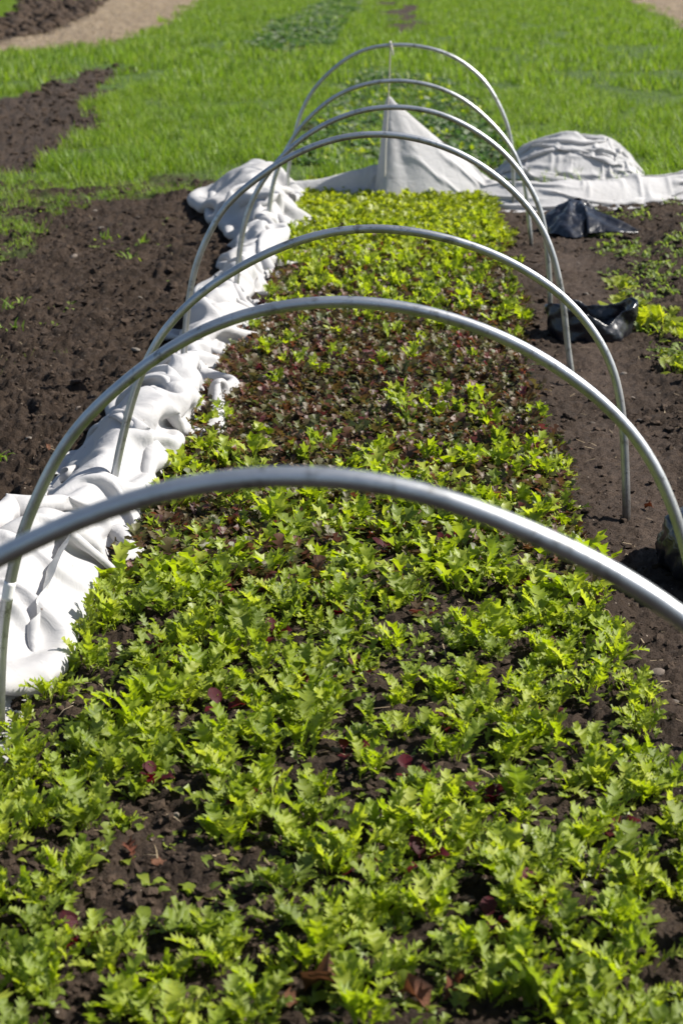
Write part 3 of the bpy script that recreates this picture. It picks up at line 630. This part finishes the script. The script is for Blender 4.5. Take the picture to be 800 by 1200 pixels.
stuff('low_weeds', 'patchy grass and weeds creeping over the soil on the left', [weeds('weed_left', 7000, 111, V_BLD, (.035, .085), -.08), weeds('weed_left', 2500, 112, V_BRD, (.015, .045), -.08)], ['grass', 'weed'])
stuff('low_weeds', 'tiny scattered weeds on the bare soil left of the cover', [weeds('left_soil', 700, 115, V_BRD, (.012, .035), .35), weeds('left_soil', 500, 116, V_BLD, (.02, .05), .4)], ['weed', 'grass'])
stuff('leafy_crop', 'low dark leafy crop continuing the bed behind the white cover', [weeds('leaf_patch', 3000, 121, V_BRD, (.06, .11), -.5, (4, 6), (-.7, .3)), weeds('leaf_patch', 350, 122, V_MIZF, (.05, .1), -.1)], ['dark', 'lime'])
stuff('leafy_crop', 'distant strip of dark leaves and dry litter in the grass', [weeds('leaf_strip', 2200, 131, V_BRD, (.10, .22), -.4, (4, 5), (-.8, .2)), weeds('leaf_strip', 1100, 132, V_BRD, (.08, .15), -.1, (2, 3), (-.9, -.3))], ['dark', 'straw'])
def litter(poly, n, seed, size):
    P = np.array(R[poly]); r = np.random.default_rng(seed); x = r.uniform(P[:, 0].min(), P[:, 0].max(), n); y = r.uniform(P[:, 1].min(), min(P[:, 1].max(), 62), n); k = inpoly(x, y, R[poly]); x, y = x[k], y[k]
    return scatter(V_BLD, r.integers(0, 4, len(x)), np.stack([x, y, height(x, y)+.02], 1), r.uniform(0, 6.28, len(x)), r.uniform(-1.5, -1.0, len(x)), r.uniform(*size, len(x)))
stuff('straw_litter', 'dry straw lying on the path at the upper left', [litter('straw_path', 26000, 141, (.1, .25))], ['straw'])
stuff('straw_litter', 'dry straw at the upper right corner', [litter('straw_right', 12000, 142, (.1, .25))], ['straw'])
# ------------------------------------------------------------------ soil clods
def ico():
    p = (1+5**.5)/2
    V = np.array([(-1,p,0),(1,p,0),(-1,-p,0),(1,-p,0),(0,-1,p),(0,1,p),(0,-1,-p),(0,1,-p),(p,0,-1),(p,0,1),(-p,0,-1),(-p,0,1)])/math.hypot(1, p)
    F = np.array([(0,11,5),(0,5,1),(0,1,7),(0,7,10),(0,10,11),(1,5,9),(5,11,4),(11,10,2),(10,7,6),(7,1,8),(3,9,4),(3,4,2),(3,2,6),(3,6,8),(3,8,9),(4,9,5),(2,4,11),(6,2,10),(8,6,7),(9,8,1)])
    return V, F
IV, IF = ico()
def ico2():
    V = [tuple(v) for v in IV]; c = {}; F = []
    def md(a, b):
        k = (min(a, b), max(a, b))
        if k not in c:
            v = np.array(V[a])+np.array(V[b]); V.append(tuple(v/np.linalg.norm(v))); c[k] = len(V)-1
        return c[k]
    for a, b, d in IF:
        x, y, z = md(a, b), md(b, d), md(d, a); F += [(a, x, z), (b, y, x), (d, z, y), (x, y, z)]
    return np.array(V), np.array(F)
IV2, IF2 = ico2()
cr_ = np.random.default_rng(61)
V_CLOD = [(IV*cr_.uniform(.45, 1.25, (12, 1))*np.array([1.15, .95, .7]), IF, np.zeros((12, 2))) for _ in range(6)]
def clods(n, seed):
    r = np.random.default_rng(seed); y = 2.0*(24/2.0)**r.random(n)**1.25; x = r.uniform(-.25, .23, n)*y+r.uniform(-.25, .25, n)
    bedm = (np.abs(x) < .6); k = ~(bedm & ((y > 5.2) | (r.random(n) > .5))) & (r.random(n) > grass_mask(x, y)*1.0) & (r.random(n) > path_mask(x, y)*.8)
    k &= r.random(n) < .45+.6*fbm(x*2, y*2, 62, 2)+.25
    x, y = x[k], y[k]; s = .0042*np.exp(r.exponential(.45, len(x)))*np.clip(y/5, .9, 3.2); s = np.minimum(s, .010+.0018*y)
    return scatter(V_CLOD, r.integers(0, 6, len(x)), np.stack([x, y, height(x, y)+s*.1], 1), r.uniform(0, 6.28, len(x)), r.uniform(-.5, .5, len(x)), s)
def far_clods(n):
    r = np.random.default_rng(65); y = r.uniform(27, 56, n); x = r.uniform(-13, -6.5, n); k = inpoly(x, y, R['tilled_strip']); x, y = x[k], y[k]
    return scatter(V_CLOD, r.integers(0, 6, len(x)), np.stack([x, y, height(x, y)+.03], 1), r.uniform(0, 6.28, len(x)), r.uniform(-.5, .5, len(x)), r.uniform(.04, .2, len(x)))
stuff('soil_clods', 'big lumpy clods on the tilled strip at the upper left', [far_clods(1800)], ['clod'])
stuff('soil_clods', 'loose crumbs and clods of dark soil', [clods(34000, 63)], ['clod'], False)
def debris(n, seed):
    r = np.random.default_rng(seed); y = 2.6*(11.5/2.6)**r.random(n); x = r.uniform(-.25, .23, n)*y; k = (np.abs(x+.1) > .75) | (y < 4.4)
    x, y = x[k], y[k]; return scatter(V_BLD, r.integers(0, 4, len(x)), np.stack([x, y, height(x, y)+.006], 1), r.uniform(0, 6.28, len(x)), r.uniform(-1.6, -1.25, len(x)), r.uniform(.02, .06, len(x)))
stuff('soil_debris', 'bits of dry straw and stalk lying on the soil', [debris(900, 66)], ['straw'])
# pebbles: single stones on the soil
def pebble_mesh(seed):
    r = np.random.default_rng(seed); d = IV2.copy(); n = r.normal(0, 1, (5, 3))
    k = 1+.16*np.sin(d@n.T*2+r.uniform(0, 6, 5)).sum(1)/1.6; V = d*k[:, None]*np.array([1.2, .85, .5])
    return mesh('pebble', V, IF2, M['stone'])
PM = [pebble_mesh(k) for k in range(6)]
def pebbles(n, xr, yr, label, group, seed, size=(.006, .014), ok=None):
    r = np.random.default_rng(seed); c = 0
    while c < n:
        y = r.uniform(*yr); x = r.uniform(xr[0], xr[1]) if not callable(xr) else xr(r, y)
        if ok and not ok(x, y): continue
        z = float(height(np.array([x]), np.array([y]))[0]); o = obj('pebble', PM[c % 6], loc=(x, y, z+.002)); s_ = r.uniform(*size)
        o.scale = (s_, s_*r.uniform(.7, 1.1), s_); o.rotation_euler = (r.uniform(-.4, .4), r.uniform(-.4, .4), r.uniform(0, 6.28))
        tag(o, label, 'pebble', group); c += 1
pebbles(22, lambda r, y: r.uniform(-.235*y-.05, np.interp(y, CLOTH_C[:, 0], CLOTH_C[:, 1])-.3), (4.8, 10.8), 'small pale pebble on the bare soil left of the white cover', 'pebbles on the left soil', 71, (.008, .020))
pebbles(13, lambda r, y: r.uniform(.66, min(1.15, .19*y+.1)), (3.2, 9.5), 'small pale pebble on the trodden soil right of the bed', 'pebbles on the right path', 72)
pebbles(6, lambda r, y: r.uniform(-.3, .2), (2.35, 3.3), 'small pebble lying in a bare gap between the front salad plants', 'pebbles in the bed', 73, (.007, .014), lambda x, y: any(inpoly(np.array([x]), np.array([y]), g)[0] for g in GAPS))
# ------------------------------------------------------------------ dead leaves
OAK = [(0,.012),(.1,.02),(.2,.13),(.27,.07),(.4,.26),(.48,.10),(.62,.3),(.7,.12),(.82,.2),(.9,.10),(1,.03)]
V_OAK = [leaf(OAK, D(a), D(b), .35, .16, 150+k) for k, (a, b) in enumerate([(18,-15),(30,-30),(8,22)])]
V_OV = [leaf([(0,.02),(.12,.09),(.25,.2),(.4,.25),(.55,.22),(.7,.24),(.85,.12),(1,.01)], D([25,5][k]), D([-55,60][k]), .7, .22, 160+k, .25) for k in range(2)]
L_DEAD = [mesh('dead_leaf', *v[:2], M['dead'], True, v[2]) for v in V_OAK+V_OV]
DL = [(-.33,2.62,.10,0,.4,'brown lobed dead leaf on the bare soil at left front'),(-.27,2.60,.08,2,2.4,'second brown dead leaf beside the lobed one at left front'),
 (.06,2.24,.15,3,1.2,'large dark brown curled dead leaf at the bottom edge'),(.13,2.235,.12,3,4.2,'reddish brown dead leaf curled under plants at the bottom centre'),(.20,2.23,.10,4,5.5,'rust coloured dead leaf at the bottom, right of the curled pair'),
 (-.01,2.215,.09,4,2.0,'pale dry leaf at the bottom edge left of the brown litter'),(.43,2.33,.09,3,.6,'brown dead leaf half hidden by plants at the bottom right'),
 (.02,3.28,.05,4,1.1,'tan dry leaf fragment in the middle gap'),(-.03,2.66,.06,3,3.1,'tan dead leaf low in the centre left gap'),(-1.02,5.2,.09,2,.3,'rust brown dead leaf on soil left of the cover'),
 (.60,4.35,.06,4,2.2,'pale dead leaf at the right edge of the bed'),(.84,4.72,.06,3,1.2,'pale dry leaf on the path near the third hoop foot'),(.05,4.72,.07,0,2.2,'orange brown leaf among the middle greens')]
for x, y, s_, k, a, lab in DL:
    z = float(height(np.array([x]), np.array([y]))[0]); o = obj('dead_leaf', L_DEAD[k], loc=(x, y, z+.004)); s_ *= .62; o.scale = (s_*.75, s_*.9, s_*1.3); o.rotation_euler = (.05, .5-.07*len(lab) % 1, a); tag(o, lab, 'dead leaf', 'fallen dead leaves')
# ------------------------------------------------------------------ clumps right of the path and tufts on the left soil
L_W = [mesh('leaf', *v[:2], M['yellow'], True, v[2]) for v in V_MIZ[:4]+V_RND[:2]]
CL = [(1.09,7.55,.13,'bright green leafy clump behind the open black bag'),(1.16,7.25,.15,'largest bright green leafy clump right of the open black bag'),(1.22,7.05,.12,'green leafy clump just below the largest one at right'),
 (1.12,8.15,.10,'small green weed clump on the soil between the two black bags'),(1.18,6.38,.10,'leafy green clump at the right edge below the open bag'),(1.25,6.5,.13,'tallest green clump at the right edge of the picture'),(1.32,6.35,.11,'green clump touching the right picture edge'),(1.22,6.05,.08,'small green clump low at the right edge'),(1.14,6.75,.06,'tiny green weed below the largest clump')]
for x, y, s_, lab in CL:
    e = obj('weed_clump', None, loc=(x, y, float(height(np.array([x]), np.array([y]))[0])-.005)); tag(e, lab, 'weed', 'leafy clumps right of the path')
    for k in range(int(8+s_*90)):
        o = obj('leaf', L_W[k % 6], e); q = s_*pr.uniform(.5, .9); o.scale = (q*1.3, q, q); o.rotation_euler = (pr.uniform(-.7, .15), 0, pr.uniform(0, 6.28)); o.location = (pr.normal(0, s_*.35), pr.normal(0, s_*.4), 0)
L_G = [mesh('blade', *v[:2], M['grass'], True, v[2]) for v in V_BLADE]
TF = [(-1.56,7.0,'small green tuft on the left soil beside a pale stone'),(-1.33,8.8,'green tuft on the soil left of the cover, upper one'),(-1.35,9.3,'bright grass tuft near the folded end of the cover'),(-1.68,7.6,'grass tuft at mid left of the bare soil'),(-2.0,8.2,'grass tuft near the left edge of the bare soil'),(-1.18,5.15,'low pale green tuft on soil near the third hoop'),(-1.85,7.3,'tiny grass tuft at the left picture edge'),(-1.6,9.5,'loose grass tuft at the top of the bare soil')]
for x, y, lab in TF:
    e = obj('grass_tuft', None, loc=(x, y, float(height(np.array([x]), np.array([y]))[0])-.005)); tag(e, lab, 'grass tuft', 'grass tufts on the left soil')
    for k in range(16):
        o = obj('blade', L_G[k % 4], e); q = pr.uniform(.04, .085); o.scale = (q*1.6, q, q); o.rotation_euler = (pr.uniform(-.8, .1), 0, pr.uniform(0, 6.28)); o.location = (pr.normal(0, .03), pr.normal(0, .03), 0)
# ------------------------------------------------------------------ black plastic bags
def radial(nr, na, fn):
    V = np.array([fn(i/(nr-1), 2*np.pi*j/na) for i in range(nr) for j in range(na)])
    F = [(i*na+j, i*na+(j+1) % na, (i+1)*na+(j+1) % na, (i+1)*na+j) for i in range(nr-1) for j in range(na)]
    return V, np.array(F)
def crease(V, amp, sc, seed):
    n = np.abs(vnoise(V[:, 0]*sc+V[:, 2]*sc*.7, V[:, 1]*sc-V[:, 2]*sc*.5, seed))-.25+.5*(np.abs(vnoise(V[:, 0]*sc*2.3, V[:, 1]*sc*2.3+V[:, 2]*sc*2, seed+1))-.25)
    return n*amp
def bag_tent(t, a):
    # slumped cone with pleats, peak towards the back
    r = .225*(1-t)**.75*(1+.14*np.sin(3*a+.6)+.07*np.sin(7*a+5*t))+.018
    lean = t**1.2
    return (r*np.cos(a)*.78+.02*lean, r*np.sin(a)*.9+.13*lean, .155*t**.85+.018*np.sin(5*a)*(1-t)*t*4)
V, F = radial(22, 72, bag_tent); V[:, 2] += crease(V, .03, 8, 5); V[:, 0] += crease(V, .02, 9, 9); V[:, 2] = np.maximum(V[:, 2], -.01)
b1 = tag(obj('plastic_bag', mesh('plastic_bag', V, F, M['plastic']), loc=(1.03, 9.82, .02)), 'slumped black plastic bag with a flap, just in front of the white cover', 'plastic bag', 'black plastic bags weighing the right side')
V, F = radial(3, 40, lambda t, a: (0, 0, 0))
u, w = np.meshgrid(np.linspace(0, 1, 20), np.linspace(-1, 1, 10), indexing='ij')
top = np.stack([.06+.29*u, -.10+.13*w*(1-u)**.8-.05*u+.01*np.sin(u*7), .075*(1-u)+.012+.014*np.cos(w*3+u*4)*(1-u*.6)+.055*w*(1-u)**.7], -1).reshape(-1, 3)
bot = top-np.array([0, 0, .006]); n0 = len(top); id_ = np.arange(n0).reshape(20, 10)
q = np.stack([id_[:-1, :-1], id_[1:, :-1], id_[1:, 1:], id_[:-1, 1:]], -1).reshape(-1, 4); ring = np.r_[id_[:, 0], id_[-1, 1:], id_[-2::-1, -1], id_[0, -2:0:-1]]; rn = np.roll(ring, -1)
obj('flap', mesh('flap', np.r_[top, bot], np.r_[q, q[:, ::-1]+n0, np.stack([ring, ring+n0, rn+n0, rn], -1)], M['plastic']), b1)
def bag_open(t, a):
    # outer wall up, over the rim and down inside
    sq = (abs(np.cos(a))**3.2+abs(np.sin(a))**3.2)**(-1/3.2)
    ear = .05*max(0, np.cos(a-3.5))**6+.045*max(0, np.cos(a-.05))**8
    if t < .5:
        k = t/.5; r = sq*(.15+.01*k-.015*k*k)+ear*(.4+k*.6); z = .14*k**.9+.032*(np.sin(2*a+1)+.5*np.sin(3*a+2)+.25*np.sin(7*a))*k
    else:
        k = (t-.5)/.5; r = sq*(.143-.012*k-.12*max(0, k-.75)*4)+ear*(1-k)*.9; z = .14+.032*(np.sin(2*a+1)+.5*np.sin(3*a+2)+.25*np.sin(7*a))*(1-k)-.115*min(1, k/.75)
    r *= 1+.04*np.sin(5*a+2*t*3)
    return (r*np.cos(a)*.98, r*np.sin(a)*.80, z*.88)
V, F = radial(30, 80, bag_open); V[:, 2] += crease(V, .025, 7, 15)*(V[:, 2] > .02); V[:, 0] += crease(V, .03, 7, 19); V[:, 1] += crease(V, .03, 8, 23); V[:, 2] = np.maximum(V[:, 2], -.01)
b2 = tag(obj('plastic_bag', mesh('plastic_bag', V, F, M['plastic']), loc=(.87, 7.08, 0)), 'open mouthed black plastic bag standing on the path behind the hoop leg', 'plastic bag', 'black plastic bags weighing the right side')
V, F = radial(6, 40, lambda t, a: (.10*(1-t)*np.cos(a), .08*(1-t)*np.sin(a), .035+.012*t)); obj('soil_fill', mesh('soil_fill', V, F, M['clod']), b2)
def bag_sack(t, a):
    p = t*np.pi; r = np.sin(p)**.75*(1+.08*np.sin(3*a+2))
    return (.17*r*np.cos(a), .21*r*np.sin(a), .085-.105*np.cos(p)+.02*np.sin(2*a))
V, F = radial(30, 72, bag_sack); N_ = V-np.array([0, 0, .09]); N_ /= np.linalg.norm(N_, axis=1)[:, None]+1e-6; V = V+N_*crease(V, .05, 8, 33)[:, None]; V[:, 2] = np.maximum(V[:, 2], -.02)
tag(obj('plastic_bag', mesh('plastic_bag', V, F, M['plastic']), loc=(.935, 4.17, .0)), 'rounded full black plastic bag cut by the right picture edge', 'plastic bag', 'black plastic bags weighing the right side')
